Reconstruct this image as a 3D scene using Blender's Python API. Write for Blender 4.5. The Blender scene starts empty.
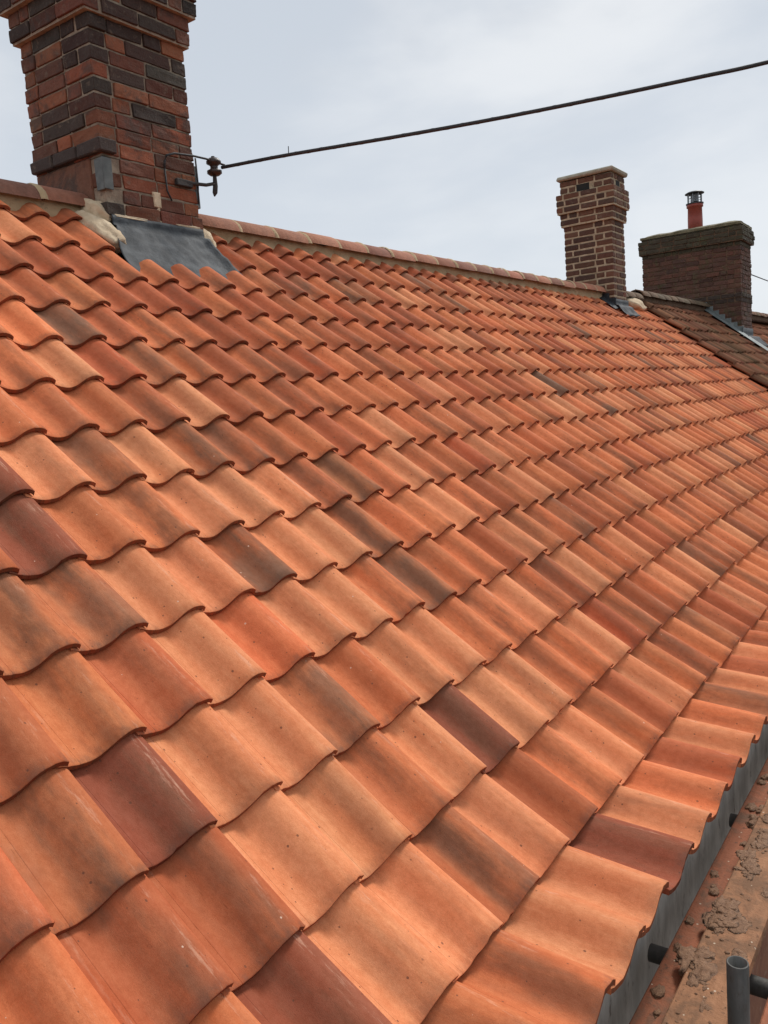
import bpy, bmesh, math, random
from mathutils import Vector, Matrix, noise
random.seed(7)
R=random.random
sc=bpy.context.scene
COL=sc.collection
S=math.radians(38.5); CS,SN=math.cos(S),math.sin(S)
W=.205; G=.2828; L=.345; TH=.0165
CAM=Vector((-0.97143917,-3.77215027,-1.06487814))
MR=Matrix(((0.57153865,-0.14547408,0.80757716),(-0.81722843,-0.01211607,0.57618651),(-0.07403554,-0.98928787,-0.12581036)))
F=833.27
def project(P):
    q=MR.transposed()@(Vector(P)-CAM)
    if q.z<.05: return None
    return 384+F*q.x/q.z,512+F*q.y/q.z
def rp(x,v,n): # roof coordinates (along ridge, down slope, off the slope) -> world
    return Vector((x,-(v*CS+n*SN),-v*SN+n*CS))

# ---------------------------------------------------------------- materials
def mat(name):
    m=bpy.data.materials.new(name); m.use_nodes=True
    nt=m.node_tree; nt.nodes.clear()
    o=nt.nodes.new('ShaderNodeOutputMaterial'); b=nt.nodes.new('ShaderNodeBsdfPrincipled')
    nt.links.new(b.outputs[0],o.inputs[0])
    return m,nt,b
class N:
    def __init__(s,nt): s.nt=nt
    def put(s,inp,v):
        if isinstance(v,bpy.types.NodeSocket): s.nt.links.new(v,inp)
        elif v is not None: inp.default_value=v
    def mix(s,f,a,b,mode='MIX'):
        n=s.nt.nodes.new('ShaderNodeMix'); n.data_type='RGBA'; n.blend_type=mode
        s.put(n.inputs[0],f); s.put(n.inputs[6],a); s.put(n.inputs[7],b); return n.outputs[2]
    def math(s,op,a,b=None,c=None,clamp=False):
        n=s.nt.nodes.new('ShaderNodeMath'); n.operation=op; n.use_clamp=clamp
        s.put(n.inputs[0],a); s.put(n.inputs[1],b)
        if c is not None: s.put(n.inputs[2],c)
        return n.outputs[0]
    def noise(s,vec,scale,detail=4,rough=.55,dist=0):
        n=s.nt.nodes.new('ShaderNodeTexNoise'); s.put(n.inputs['Vector'],vec)
        n.inputs['Scale'].default_value=scale; n.inputs['Detail'].default_value=detail
        n.inputs['Roughness'].default_value=rough; n.inputs['Distortion'].default_value=dist; return n.outputs[0]
    def voro(s,vec,scale,rand=1):
        n=s.nt.nodes.new('ShaderNodeTexVoronoi'); s.put(n.inputs['Vector'],vec); n.inputs['Scale'].default_value=scale
        n.inputs['Randomness'].default_value=rand
        return n.outputs['Distance'],n.outputs['Color']
    def ramp(s,v,lo,hi,a=0.,b=1.):
        n=s.nt.nodes.new('ShaderNodeMapRange'); n.interpolation_type='SMOOTHSTEP'
        s.put(n.inputs[0],v); n.inputs[1].default_value=lo; n.inputs[2].default_value=hi
        n.inputs[3].default_value=a; n.inputs[4].default_value=b; return n.outputs[0]
    def attr(s,name):
        n=s.nt.nodes.new('ShaderNodeAttribute'); n.attribute_name=name; return n
    def sep(s,v):
        n=s.nt.nodes.new('ShaderNodeSeparateXYZ'); s.put(n.inputs[0],v); return n.outputs
    def comb(s,x,y,z):
        n=s.nt.nodes.new('ShaderNodeCombineXYZ')
        for i,q in enumerate((x,y,z)): s.put(n.inputs[i],q)
        return n.outputs[0]
    def obj(s):
        n=s.nt.nodes.new('ShaderNodeTexCoord'); return n.outputs['Object']
    def scale(s,v,sx,sy,sz):
        n=s.nt.nodes.new('ShaderNodeMapping'); s.put(n.inputs[0],v); n.inputs[3].default_value=(sx,sy,sz); return n.outputs[0]
    def bump(s,h,st,dist=.01,prev=None):
        n=s.nt.nodes.new('ShaderNodeBump'); n.inputs['Strength'].default_value=st; n.inputs['Distance'].default_value=dist
        s.put(n.inputs['Height'],h)
        if prev is not None: s.put(n.inputs['Normal'],prev)
        return n.outputs[0]
def col(r,g,b): return (r,g,b,1)

def tile_material():
    m,nt,b=mat('clay_pantile'); n=N(nt)
    base=n.attr('tcol').outputs['Color']
    T=n.attr('tuv').outputs['Vector']           # metres across, metres up, seed
    M_=n.sep(n.attr('tmix').outputs['Vector'])  # dark smudge, pale bloom, dirt
    x,y,z=n.sep(T)
    # broad firing variation
    v1=n.noise(n.scale(T,17,2.4,1),1,4,.55)
    v2=n.noise(n.scale(T,52,4.5,1),1,4,.6)
    c=n.mix(n.ramp(v1,.32,.68,0,.7),base,n.mix(1.,base,col(.92,.72,.62),'MULTIPLY'))
    c=n.mix(n.ramp(v2,.45,.72,0,.5),c,n.mix(1.,base,col(1.12,1.2,1.22),'MULTIPLY'))
    # kiln smudge: a soft greyish brown band that runs with the length
    wob=n.math('ADD',x,n.math('MULTIPLY_ADD',n.noise(n.scale(T,8,5,1),1,4),.12,-.06))
    band=n.math('ABSOLUTE',n.math('SUBTRACT',wob,.124))
    band=n.ramp(band,.012,.078,1,0)
    pat=n.ramp(n.noise(n.scale(T,14,2.6,1.7),1,5,.65),.36,.64)
    smf=n.math('MULTIPLY',n.math('MULTIPLY',band,pat),M_[0])
    c=n.mix(n.math('MULTIPLY',smf,.95,clamp=True),c,n.mix(.35,col(.23,.12,.075),n.mix(1.,base,col(.56,.50,.46),'MULTIPLY')))
    # all-over darker flash for very dark tiles
    fl=n.math('MULTIPLY',n.ramp(n.noise(n.scale(T,5,3,2.3),1,3,.6),.4,.62),n.math('SUBTRACT',M_[0],.80,clamp=True))
    c=n.mix(n.math('MULTIPLY',fl,1.4,clamp=True),c,col(.23,.13,.085))
    # pale bloom rubbed along the crown and trough
    pb=n.ramp(n.noise(n.scale(T,60,8,3),1,6,.75),.53,.66)
    cr=n.ramp(n.math('ABSOLUTE',n.math('SUBTRACT',x,.178)),.0,.03,1,0)
    cr2=n.ramp(n.math('ABSOLUTE',n.math('SUBTRACT',x,.03)),.0,.02,.6,0)
    c=n.mix(n.math('MULTIPLY',n.math('MULTIPLY',pb,n.math('MAXIMUM',cr,cr2)),n.math('MULTIPLY',M_[1],.55),clamp=True),c,col(.80,.50,.36))
    # fine dark scratches along the length
    sc_=n.ramp(n.noise(n.scale(T,150,12,5),1,5,.75),.62,.72,0,.6)
    c=n.mix(sc_,c,n.mix(1.,c,col(.5,.42,.4),'MULTIPLY'))
    # soft mottling
    mo=n.ramp(n.noise(n.scale(T,60,38,4),1,6,.75),.36,.66,0,.75)
    c=n.mix(mo,c,n.mix(1.,c,col(.84,.76,.70),'MULTIPLY'))
    # pits and pips of dirt
    d,dc=n.voro(n.scale(T,120,80,9),1)
    pick=n.ramp(n.sep(dc)[0],.93,.94)
    size=n.math('MULTIPLY_ADD',n.sep(dc)[1],.26,.03)
    sp=n.math('MULTIPLY',n.math('LESS_THAN',d,size),pick)
    c=n.mix(n.math('MULTIPLY',sp,.75),c,col(.16,.07,.045))
    d2,dc2=n.voro(n.scale(T,36,30,6),1)
    sp2=n.math('MULTIPLY',n.math('LESS_THAN',n.math('ADD',d2,n.math('MULTIPLY',n.sep(dc2)[1],.05)),.085),n.ramp(n.sep(dc2)[0],.9,.91))
    c=n.mix(n.math('MULTIPLY',sp2,.8),c,col(.75,.55,.43))
    # grubby lower edge
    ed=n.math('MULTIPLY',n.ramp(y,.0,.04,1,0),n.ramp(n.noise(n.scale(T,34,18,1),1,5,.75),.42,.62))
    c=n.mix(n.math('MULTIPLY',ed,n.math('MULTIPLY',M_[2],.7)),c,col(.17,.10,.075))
    c=n.mix(n.ramp(y,-.0085,-.004,1,0),c,n.mix(n.ramp(n.noise(n.scale(T,60,10,2),1,4),.3,.7),n.mix(1.,base,col(.42,.30,.28),'MULTIPLY'),col(.16,.065,.035)))  # end faces: dark red-brown clay, with shade under the lap painted in
    nt.links.new(c,b.inputs['Base Color'])
    b.inputs['Roughness'].default_value=.62
    nt.links.new(n.ramp(v2,.2,.8,.80,.95),b.inputs['Roughness'])
    b.inputs['Specular IOR Level'].default_value=.14
    gr=n.ramp(n.noise(n.scale(T,420,300,1),1,3,.8),.35,.68,0,.5)
    c=n.mix(gr,c,n.mix(1.,c,col(.80,.74,.70),'MULTIPLY'))
    nt.links.new(c,b.inputs['Base Color'])
    h=n.noise(n.scale(T,260,120,1),1,5,.8)
    bm=n.bump(h,.6,.0016)
    h2=n.noise(n.scale(T,22,8,1),1,2,.5)
    bm=n.bump(h2,.5,.004,bm)
    groove=n.ramp(n.math('ABSOLUTE',n.math('SUBTRACT',x,.036)),.0,.0026,0,1)
    bm=n.bump(groove,.7,.0016,bm)
    bm=n.bump(n.math('SUBTRACT',1.,sp),.5,.001,bm)
    nt.links.new(bm,b.inputs['Normal'])
    return m

def old_tile_material():
    m,nt,b=mat('weathered_pantile'); n=N(nt)
    base=n.attr('tcol').outputs['Color']; o=n.obj()
    v=n.noise(o,7,5,.65); w=n.noise(o,28,4,.7)
    c=n.mix(n.ramp(v,.35,.7,0,.4),base,col(.10,.052,.03))
    c=n.mix(n.ramp(w,.5,.75,0,.4),c,col(.24,.115,.06))
    u=n.noise(o,1.1,4,.6)
    c=n.mix(n.ramp(u,.5,.8,0,.5),c,col(.075,.065,.032))
    nt.links.new(c,b.inputs['Base Color']); b.inputs['Roughness'].default_value=.95
    nt.links.new(n.bump(w,.6,.01),b.inputs['Normal'])
    return m

def brick_material(name,moss=0.,soot=.5):
    m,nt,b=mat(name); n=N(nt)
    base=n.attr('tcol').outputs['Color']; o=n.obj()
    v=n.noise(o,26,5,.7); w=n.noise(o,110,4,.7); u=n.noise(o,5,4,.6)
    c=n.mix(n.ramp(v,.35,.72,0,.5),base,n.mix(1.,base,col(.6,.5,.45),'MULTIPLY'))
    c=n.mix(n.ramp(w,.55,.75,0,.5),c,n.mix(.4,base,col(.34,.24,.17)))
    c=n.mix(n.ramp(n.noise(o,9,5,.7),.55,.72,0,soot),c,col(.055,.04,.034))
    c=n.mix(n.ramp(n.noise(o,3.2,6,.72,.6),.5,.62,0,soot),c,col(.06,.042,.034))
    c=n.mix(n.ramp(n.noise(o,17,6,.75,.5),.56,.68,0,.5),c,col(.19,.14,.10))
    if moss:
        c=n.mix(n.ramp(n.noise(o,6,5,.7),.62-moss*.3,.74-moss*.2,0,.75),c,col(.075,.072,.03))
    nt.links.new(c,b.inputs['Base Color']); b.inputs['Roughness'].default_value=.92
    bb=n.bump(w,.8,.006); bb=n.bump(v,.7,.01,bb); nt.links.new(bb,b.inputs['Normal'])
    return m

def simple(name,c1,c2,scale=20,rough=.85,c3=None,bump=.5,bd=.006,metal=0,lo=.35,hi=.7,stretch=(1,1,1)):
    m,nt,b=mat(name); n=N(nt); o=n.scale(n.obj(),*stretch)
    v=n.noise(o,scale,6,.65)
    c=n.mix(n.ramp(v,lo,hi),col(*c1),col(*c2))
    if c3: c=n.mix(n.ramp(n.noise(o,scale*3.3,5,.7),.55,.72),c,col(*c3))
    nt.links.new(c,b.inputs['Base Color']); b.inputs['Roughness'].default_value=rough; b.inputs['Metallic'].default_value=metal
    w=n.noise(o,scale*6,4,.7); nt.links.new(n.bump(n.math('ADD',v,n.math('MULTIPLY',w,.4)),bump,bd),b.inputs['Normal'])
    return m

MT=tile_material(); MOT=old_tile_material(); MOT.node_tree.nodes['Principled BSDF'].inputs['Specular IOR Level'].default_value=.05
MB1=brick_material('old_brick',0,.7); MB2=brick_material('red_brown_brick',0,.25); MB3=brick_material('mossy_brick',.3,.35)
MMORT=simple('grey_mortar',(.24,.18,.13),(.38,.30,.22),22,.95,(.10,.08,.06),.8)
MMORT2=simple('buff_mortar',(.34,.26,.17),(.52,.41,.28),9,.95,(.20,.15,.10),.8)
MMORT3=simple('dirty_mortar',(.105,.062,.036),(.15,.085,.05),12,.95,(.075,.07,.03),.8)
MCEM=simple('cream_mortar',(.54,.41,.27),(.70,.56,.39),14,.95,(.40,.30,.20),.8,.01)
MRMORT=simple('ridge_mortar',(.42,.30,.17),(.52,.38,.23),9,.95,(.33,.25,.15),.9,.012)
MLEAD=simple('sheet_lead',(.020,.025,.031),(.062,.071,.081),8,.72,(.016,.019,.024),.5,.012,.35)
MGLEAD=simple('grey_lead_strip',(.085,.095,.092),(.14,.15,.145),20,.6,None,.5,.004,.2)
MRIDGE=brick_material('clay_ridge_tile',0,.15)
MSCREED=simple('render_grey',(.36,.34,.31),(.64,.61,.56),7,.9,(.18,.15,.13),.6,.008,0,.35,.7,(1,1,.35))
MWALL=simple('cottage_brick_wall',(.30,.13,.075),(.22,.09,.055),8,.95,(.36,.24,.17),.6)
MFELT=simple('roof_underlay',(.045,.035,.03),(.06,.05,.04),10,.95)
MIRON=simple('dark_iron',(.03,.027,.026),(.05,.04,.034),60,.8,(.06,.04,.03),.6,.003)
MPORC=simple('brown_porcelain',(.03,.017,.013),(.045,.024,.018),30,.4)
MCABLE=simple('black_cable',(.02,.021,.023),(.035,.035,.037),50,.65)
MSTEEL=simple('galvanised_tube',(.075,.075,.07),(.13,.125,.118),25,.62,(.07,.06,.05),.4,.003,.5,.35,.7,(1,1,.3))
def muddy(name,wood1,wood2,mud,amount):
    m,nt,b=mat(name); n=N(nt); o=n.obj()
    g=n.noise(n.scale(o,3,55,55),1,4,.6)
    c=n.mix(n.ramp(g,.3,.7),col(*wood1),col(*wood2))
    k=n.noise(o,10,6,.68,.4)
    c=n.mix(n.ramp(k,amount,amount+.2,0,.85),c,col(*mud))
    k2=n.noise(o,38,5,.7)
    c=n.mix(n.ramp(k2,.58,.68,0,.7),c,col(mud[0]*.55,mud[1]*.5,mud[2]*.5))
    d,dc=n.voro(o,60)
    c=n.mix(n.math('MULTIPLY',n.math('LESS_THAN',d,.18),n.ramp(n.sep(dc)[0],.88,.9)),c,col(.60,.48,.36))
    nt.links.new(c,b.inputs['Base Color']); b.inputs['Roughness'].default_value=.85
    bb=n.bump(k,.8,.012); bb=n.bump(k2,.8,.004,bb); nt.links.new(bb,b.inputs['Normal'])
    return m
MPLANK=muddy('muddy_timber',(.31,.14,.065),(.37,.175,.085),(.17,.085,.042),.40)
MPLANK2=muddy('muddy_orange_timber',(.36,.12,.055),(.28,.095,.045),(.15,.085,.05),.46)
MMUD=simple('wet_mortar_mud',(.24,.12,.06),(.34,.18,.095),60,.6,(.14,.07,.036),1.,.01)
MGROUND=simple('yard_soil',(.06,.048,.036),(.09,.07,.052),1.5,.95,(.045,.05,.03),.5,.02)
MRED=simple('red_flue_clay',(.30,.055,.035),(.24,.045,.03),14,.5,None,.3)
MCOWL=simple('cowl_steel',(.16,.17,.18),(.24,.25,.26),20,.4,None,.2,.002,.7)
MCOWLD=simple('cowl_dark_steel',(.03,.032,.034),(.05,.05,.05),20,.5,None,.2,.002,.5)

# ---------------------------------------------------------------- mesh helpers
class MB:
    def __init__(s): s.v=[];s.f=[];s.c=[];s.t=[];s.m=[];s.sm=[]
    def add(s,vs,fs,c=(1,1,1),t=None,mx=(0,0,0),smooth=False):
        o=len(s.v); s.v+= [tuple(q) for q in vs]
        s.c+=[(c[0],c[1],c[2],1)]*len(vs)
        s.t+= t if t else [(0,0,0)]*len(vs)
        s.m+=[mx]*len(vs)
        for f in fs: s.f.append(tuple(i+o for i in f))
        s.sm+= smooth if isinstance(smooth,list) else [smooth]*len(fs)
    def build(s,name,m,parent=None,attrs=False,origin=None):
        me=bpy.data.meshes.new(name)
        vs=s.v
        if origin is not None:
            vs=[(x-origin[0],y-origin[1],z-origin[2]) for x,y,z in vs]
        me.from_pydata(vs,[],s.f)
        me.polygons.foreach_set('use_smooth',s.sm)
        if attrs:
            a=me.attributes.new('tcol','FLOAT_COLOR','POINT'); a.data.foreach_set('color',[q for c in s.c for q in c])
            a=me.attributes.new('tuv','FLOAT_VECTOR','POINT'); a.data.foreach_set('vector',[q for c in s.t for q in c])
            a=me.attributes.new('tmix','FLOAT_VECTOR','POINT'); a.data.foreach_set('vector',[q for c in s.m for q in c])
        me.materials.append(m); me.update()
        o=bpy.data.objects.new(name,me); COL.objects.link(o)
        if origin is not None: o.location=origin
        if parent: 
            o.parent=parent
            # every parent in this scene is unrotated: keep world place
            p=parent; off=Vector((0,0,0))
            while p: off+=Vector(p.location); p=p.parent
            o.location=Vector(o.location)-off
        return o
def thing(name,label,cat,loc,group=None):
    o=bpy.data.objects.new(name,None); o.empty_display_size=.2; COL.objects.link(o); o.location=loc
    o['label']=label;o['category']=cat
    if group:o['group']=group
    return o
def tag(o,label,cat,group=None,kind=None):
    if label:o['label']=label
    if cat:o['category']=cat
    if group:o['group']=group
    if kind:o['kind']=kind
    return o
BF=[(0,1,3,2),(4,6,7,5),(0,4,5,1),(2,3,7,6),(0,2,6,4),(1,5,7,3)]
def box_vf(x0,x1,y0,y1,z0,z1):
    return [(x,y,z) for x in(x0,x1) for y in(y0,y1) for z in(z0,z1)],BF
def cham_box(x0,x1,y0,y1,z0,z1,b,jit=0.):
    """box with chamfered edges: 24 points"""
    vs=[];idx={}
    for ix,x in enumerate((x0,x1)):
        for iy,y in enumerate((y0,y1)):
            for iz,z in enumerate((z0,z1)):
                sx=1 if ix==0 else -1; sy=1 if iy==0 else -1; sz=1 if iz==0 else -1
                j=lambda: (R()-.5)*2*jit
                jx,jy,jz=j(),j(),j()
                for k,(dx,dy,dz) in enumerate(((0,b,b),(b,0,b),(b,b,0))):
                    idx[(ix,iy,iz,k)]=len(vs); vs.append((x+sx*dx+jx,y+sy*dy+jy,z+sz*dz+jz))
    g=lambda ix,iy,iz,k: idx[(ix,iy,iz,k)]
    fs=[]
    for a in (0,1):
        q=[g(a,0,0,0),g(a,1,0,0),g(a,1,1,0),g(a,0,1,0)]; fs.append(q if a else q[::-1])
        q=[g(0,a,0,1),g(0,a,1,1),g(1,a,1,1),g(1,a,0,1)]; fs.append(q if a else q[::-1])
        q=[g(0,0,a,2),g(1,0,a,2),g(1,1,a,2),g(0,1,a,2)]; fs.append(q if a else q[::-1])
    for a in (0,1):
        for c in (0,1):
            fs.append([g(a,c,0,0),g(a,c,1,0),g(a,c,1,1),g(a,c,0,1)])
            fs.append([g(a,0,c,0),g(a,1,c,0),g(a,1,c,2),g(a,0,c,2)])
            fs.append([g(0,a,c,1),g(1,a,c,1),g(1,a,c,2),g(0,a,c,2)])
    for ix in(0,1):
        for iy in(0,1):
            for iz in(0,1): fs.append([g(ix,iy,iz,k) for k in range(3)])
    return vs,fs
def fix_normals(o):
    bm=bmesh.new(); bm.from_mesh(o.data); bmesh.ops.recalc_face_normals(bm,faces=bm.faces); bm.to_mesh(o.data); bm.free(); return o
def tube_vf(pts,r,seg=12,cap=True,radii=None):
    vs=[];fs=[];up=Vector((0,0,1))
    pts=[Vector(p) for p in pts]
    for i,p in enumerate(pts):
        d=(pts[min(i+1,len(pts)-1)]-pts[max(i-1,0)]).normalized()
        a=d.cross(up if abs(d.z)<.95 else Vector((1,0,0))).normalized(); b_=a.cross(d).normalized()
        rr=radii[i] if radii else r
        for k in range(seg):
            t=2*math.pi*k/seg; vs.append(p+a*math.cos(t)*rr+b_*math.sin(t)*rr)
    for i in range(len(pts)-1):
        for k in range(seg):
            k2=(k+1)%seg; fs.append((i*seg+k,i*seg+k2,(i+1)*seg+k2,(i+1)*seg+k))
    if cap: fs.append(tuple(range(seg))[::-1]); fs.append(tuple((len(pts)-1)*seg+k for k in range(seg)))
    return vs,fs
def pipe_mb(p0,p1,r=.0242,t=.004,seg=24):
    """open-ended scaffold tube with wall thickness"""
    p0=Vector(p0);p1=Vector(p1);d=(p1-p0).normalized()
    a=d.cross(Vector((0,0,1)) if abs(d.z)<.95 else Vector((1,0,0))).normalized(); b_=a.cross(d)
    m=MB();vs=[];fs=[];sm=[]
    rings=[(p0,r-.001),(p0+d*.001,r),(p1-d*.001,r),(p1,r-.001),(p1,r-t),(p0,r-t)]
    for p,rr in rings:
        for k in range(seg):
            u=2*math.pi*k/seg; vs.append(p+a*math.cos(u)*rr+b_*math.sin(u)*rr)
    for i in range(6):
        j=(i+1)%6
        for k in range(seg):
            k2=(k+1)%seg; fs.append((i*seg+k,i*seg+k2,j*seg+k2,j*seg+k)); sm.append(True)
    m.add(vs,fs,smooth=[True]*len(fs)); return m
def lathe(m,cx,cy,prof,seg=20):
    vs=[];fs=[]
    for (r,z) in prof:
        for k in range(seg):
            t=2*math.pi*k/seg; vs.append((cx+r*math.cos(t),cy+r*math.sin(t),z))
    for i in range(len(prof)-1):
        for k in range(seg):
            k2=(k+1)%seg; fs.append((i*seg+k,i*seg+k2,(i+1)*seg+k2,(i+1)*seg+k))
    m.add(vs,fs,smooth=True)

# ---------------------------------------------------------------- pantiles
PROF=[(-.11,-.45),(-.05,-.55),(0,-.66),(.05,-.745),(.12,-.85),(.2,-.94),(.28,-.99),(.35,-1.),(.42,-.93),(.48,-.80),(.54,-.59),(.60,-.36),(.66,-.18),(.72,-.065),(.78,-.01),(.84,0),(.9,-.04),(.95,-.11),(.99,-.20),(1.02,-.33)]
DEPTH=.048
def prof_at(t):
    return prof_raw(t)+.2
def prof_raw(t):
    P=PROF
    if t<=P[0][0]: return P[0][1]
    for i in range(len(P)-1):
        if t<=P[i+1][0]:
            a=(t-P[i][0])/(P[i+1][0]-P[i][0])
            m0=(P[i+1][1]-P[max(i-1,0)][1])/(P[i+1][0]-P[max(i-1,0)][0]); j=min(i+2,len(P)-1)
            m1=(P[j][1]-P[i][1])/(P[j][0]-P[i][0]); h=P[i+1][0]-P[i][0]
            return (2*a**3-3*a*a+1)*P[i][1]+(a**3-2*a*a+a)*h*m0+(-2*a**3+3*a*a)*P[i+1][1]+(a**3-a*a)*h*m1
    return P[-1][1]
def usamples(q):
    if q==2: return [-.11,-.06,-.02,.02,.06,.1,.15,.2,.26,.32,.38,.44,.5,.56,.62,.68,.74,.79,.84,.88,.92,.95,.975,.99,1.005,1.014,1.02]
    if q==1: return [-.08,0,.08,.18,.28,.38,.48,.58,.68,.78,.86,.92,.97,1.0,1.02]
    return [-.05,.1,.28,.45,.6,.75,.9,.97,1.02]
ROW_V=[r*G for r in range(14)]+[3.9137]
ROW_N=[.004,.002,0,0,0,0,0,-.001,-.002,-.001,-.001,-.006,-.004,.022,.154]
def row_frame(r):
    vb,nb=ROW_V[r],ROW_N[r]
    va,na=(ROW_V[r-1],ROW_N[r-1]-.024) if r else (-G,-.024)
    d=Vector((va-vb,na-nb)).normalized()  # up the tile, in (v,n)
    nn=Vector((d.y,-d.x))                  # off the face
    if nn.y<0: nn=-nn
    return vb,nb,d,nn
def add_tile(m,c,r,kind,q,x_off=0.,cols=None,lift=0.,rough=1.,Lc=None):
    vb,nb,d,nn=row_frame(r)
    rnd=random.Random(c*977+r*131+int(x_off*10))
    seed=rnd.random()*40
    du=rnd.gauss(0,.0016); dv=rnd.gauss(0,.0038*rough); rot=rnd.gauss(0,.007*rough); li=abs(rnd.gauss(0,.0016*rough)); tw=rnd.gauss(0,.0019*rough)
    dp=DEPTH*(1+rnd.gauss(0,.03)); 
    us=usamples(q); nl={2:9,1:4,0:2}[q]; Lt=(Lc or L)*(1+rnd.gauss(0,.004))
    x0=x_off+(c-1)*W+du
    base,mx=kind
    def pos(u,l,h):
        xx=x0+u*W+(l)*rot
        hh=h+lift+tw*(u-.5)*2*(1-l/Lt)+li*(1-l/Lt)
        vv=vb+dv+d.x*l+nn.x*hh; n2=nb+d.y*l+nn.y*hh
        return rp(xx,vv,n2)
    vs=[];ts=[];fs=[];sm=[]
    ls=[.0,.0022]+[Lt*(i/(nl-1))**1.15 for i in range(1,nl)]
    nu=len(us)
    edge=[0]*nu
    if q==2:
        for i,u in enumerate(us):
            e=noise.noise(Vector((u*6,seed,0)))*.0016+noise.noise(Vector((u*30,seed,3)))*.0009
            e+=.012*max(0,noise.noise(Vector((u*7,seed*2,7)))-.38)
            edge[i]=e
    def wav(u,l):
        if q<2: return 0
        return noise.noise(Vector((u*3.1,l*9,seed)))*.0009
    for j,l in enumerate(ls):
        for i,u in enumerate(us):
            h=prof_at(u)*dp+wav(u,l)-(.0026 if j==0 else 0)
            ll=l+edge[i]*(1 if j<2 else 0)
            vs.append(pos(u,ll,h)); ts.append((u*W,ll,seed))
    for j in range(len(ls)-1):
        for i in range(nu-1):
            a=j*nu+i; fs.append((a,a+1,a+nu+1,a+nu)); sm.append(True)
    # end face (own points), underside, side faces
    o=len(vs); th=TH
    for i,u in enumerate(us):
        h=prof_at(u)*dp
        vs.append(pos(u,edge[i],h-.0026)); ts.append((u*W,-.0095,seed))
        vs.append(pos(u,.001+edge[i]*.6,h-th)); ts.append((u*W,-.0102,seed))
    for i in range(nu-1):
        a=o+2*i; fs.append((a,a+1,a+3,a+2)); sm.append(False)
    o=len(vs)
    for l in (.001,Lt):
        for i,u in enumerate(us):
            vs.append(pos(u,l+(edge[i]*.6 if l<.01 else 0),prof_at(u)*dp-th)); ts.append((u*W,l,seed))
    for i in range(nu-1):
        a=o+i; fs.append((a,a+nu,a+nu+1,a+1)); sm.append(True)
    # sides
    for side in (0,nu-1):
        o2=len(vs)
        for l in (0,Lt):
            for hh in (0,-th):
                u=us[side]; vs.append(pos(u,l,prof_at(u)*dp+hh)); ts.append((u*W,l,seed))
        f=(o2,o2+2,o2+3,o2+1); fs.append(f if side==0 else f[::-1]); sm.append(False)
    o2=len(vs)
    for i,u in enumerate(us):
        for hh in (0,-th): vs.append(pos(u,Lt,prof_at(u)*dp+hh)); ts.append((u*W,Lt,seed))
    for i in range(nu-1):
        a=o2+2*i; fs.append((a,a+2,a+3,a+1)); sm.append(False)
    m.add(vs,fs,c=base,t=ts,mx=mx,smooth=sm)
# what each kind of firing looks like: colour, (smudge, bloom, dirt)
def jit(c,k,rnd):
    f=1+rnd.gauss(0,k); g=1+rnd.gauss(0,k*.5)
    return (min(.9,c[0]*f),c[1]*f*g,c[2]*f*g)
def firing(t,rnd):
    if t=='L': return jit((.79,.318,.153),.05,rnd),(.05+rnd.random()*.5,.7,.35)
    if t=='M': return jit((.71,.232,.100),.07,rnd),(.2+rnd.random()*.75,.6,.6)
    if t=='R': return jit((.53,.155,.070),.10,rnd),(.3+rnd.random()*.6,.6,.6)
    if t=='P': return jit((.36,.112,.064),.08,rnd),(.7+rnd.random()*.3,.8,.6)
    if t=='D': return jit((.58,.20,.09),.08,rnd),(.95+rnd.random()*.35,.5,.7)
    if t=='K': return jit((.22,.11,.07),.1,rnd),(.9,.3,.7)
SPEC={}
# firing of the tiles nearest the camera: row, first column, then 0 pale, 1 mid, 2 red, 3 dark red, 4 smudged
KINDS=('L','M','R','P','D')
NEAR_ROWS=[
 (14,1,[2,1,1,0,0,3,0,1,2,0,1,4,0,2]),
 (13,0,[1,3,0,0,4,0,2,1,0,1,2,0,1,2,1]),
 (12,0,[2,2,0,0,1,0,3,0,0,1,1,0,2,1,2,1,0]),
 (11,-1,[2,4,3,0,0,4,1,0,0,1,1,0,1,2,0,1,1,0]),
 (10,-1,[2,2,1,2,0,1,0,0,1,4,1,1,2,0,1,1,0,2,1]),
 (9,0,[4,4,4,0,0,4,0,0,4,1,1,0,1,2,1,0,1,1,0,1]),
 (8,1,[2,3,1,1,0,0,0,2,4,1,0,1,1,2,0,1,1,1,1]),
 (7,2,[3,0,4,0,4,4,1,1,2,1,0,1,1,1,2,0,1,1]),
 (6,3,[1,1,1,2,0,2,1,2,1,1,1,1,2,0,1,2,1]),
 (5,4,[1,0,2,4,1,2,1,2,2,1,1,2,1,2,1]),
 (4,4,[1,1,4,2,1,1,2,2,1,1,2,2,1,2,2,1]),
 (3,5,[1,2,1,2,2,2,1,2,2,2,1,2,2,1,2,2])]
for r_,c_,ks in NEAR_ROWS:
    for i_,k_ in enumerate(ks): SPEC[(c_+i_,r_)]=KINDS[k_]
PIX={'K':[(571,388)],'D':[(598,530),(740,590),(752,640)],'R':[(600,480),(650,470)]}
def crest(c,r): 
    v,n=ROW_V[r],ROW_N[r]; return rp(c*W,v,n)
for k,l in PIX.items():
    for (px,py) in l:
        best=None
        for r in range(15):
            for c in range(0,54):
                p=project(crest(c,r))
                if p:
                    dd=(p[0]-px)**2+(p[1]-py)**2
                    if best is None or dd<best[0]: best=(dd,c,r)
        SPEC[(best[1],best[2])]=k
def kind_for(c,r):
    rnd=random.Random(c*31+r*7919+5)
    t=SPEC.get((c,r))
    if t is None:
        x=rnd.random()
        red=.20+.035*max(0,6-r)
        t='R' if x<red else 'D' if x<red+.075 else 'P' if x<red+.08 else 'L' if x>.80+.02*max(0,6-r) else 'M'
    return firing(t,rnd)
C0,C1=-12,54
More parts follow.
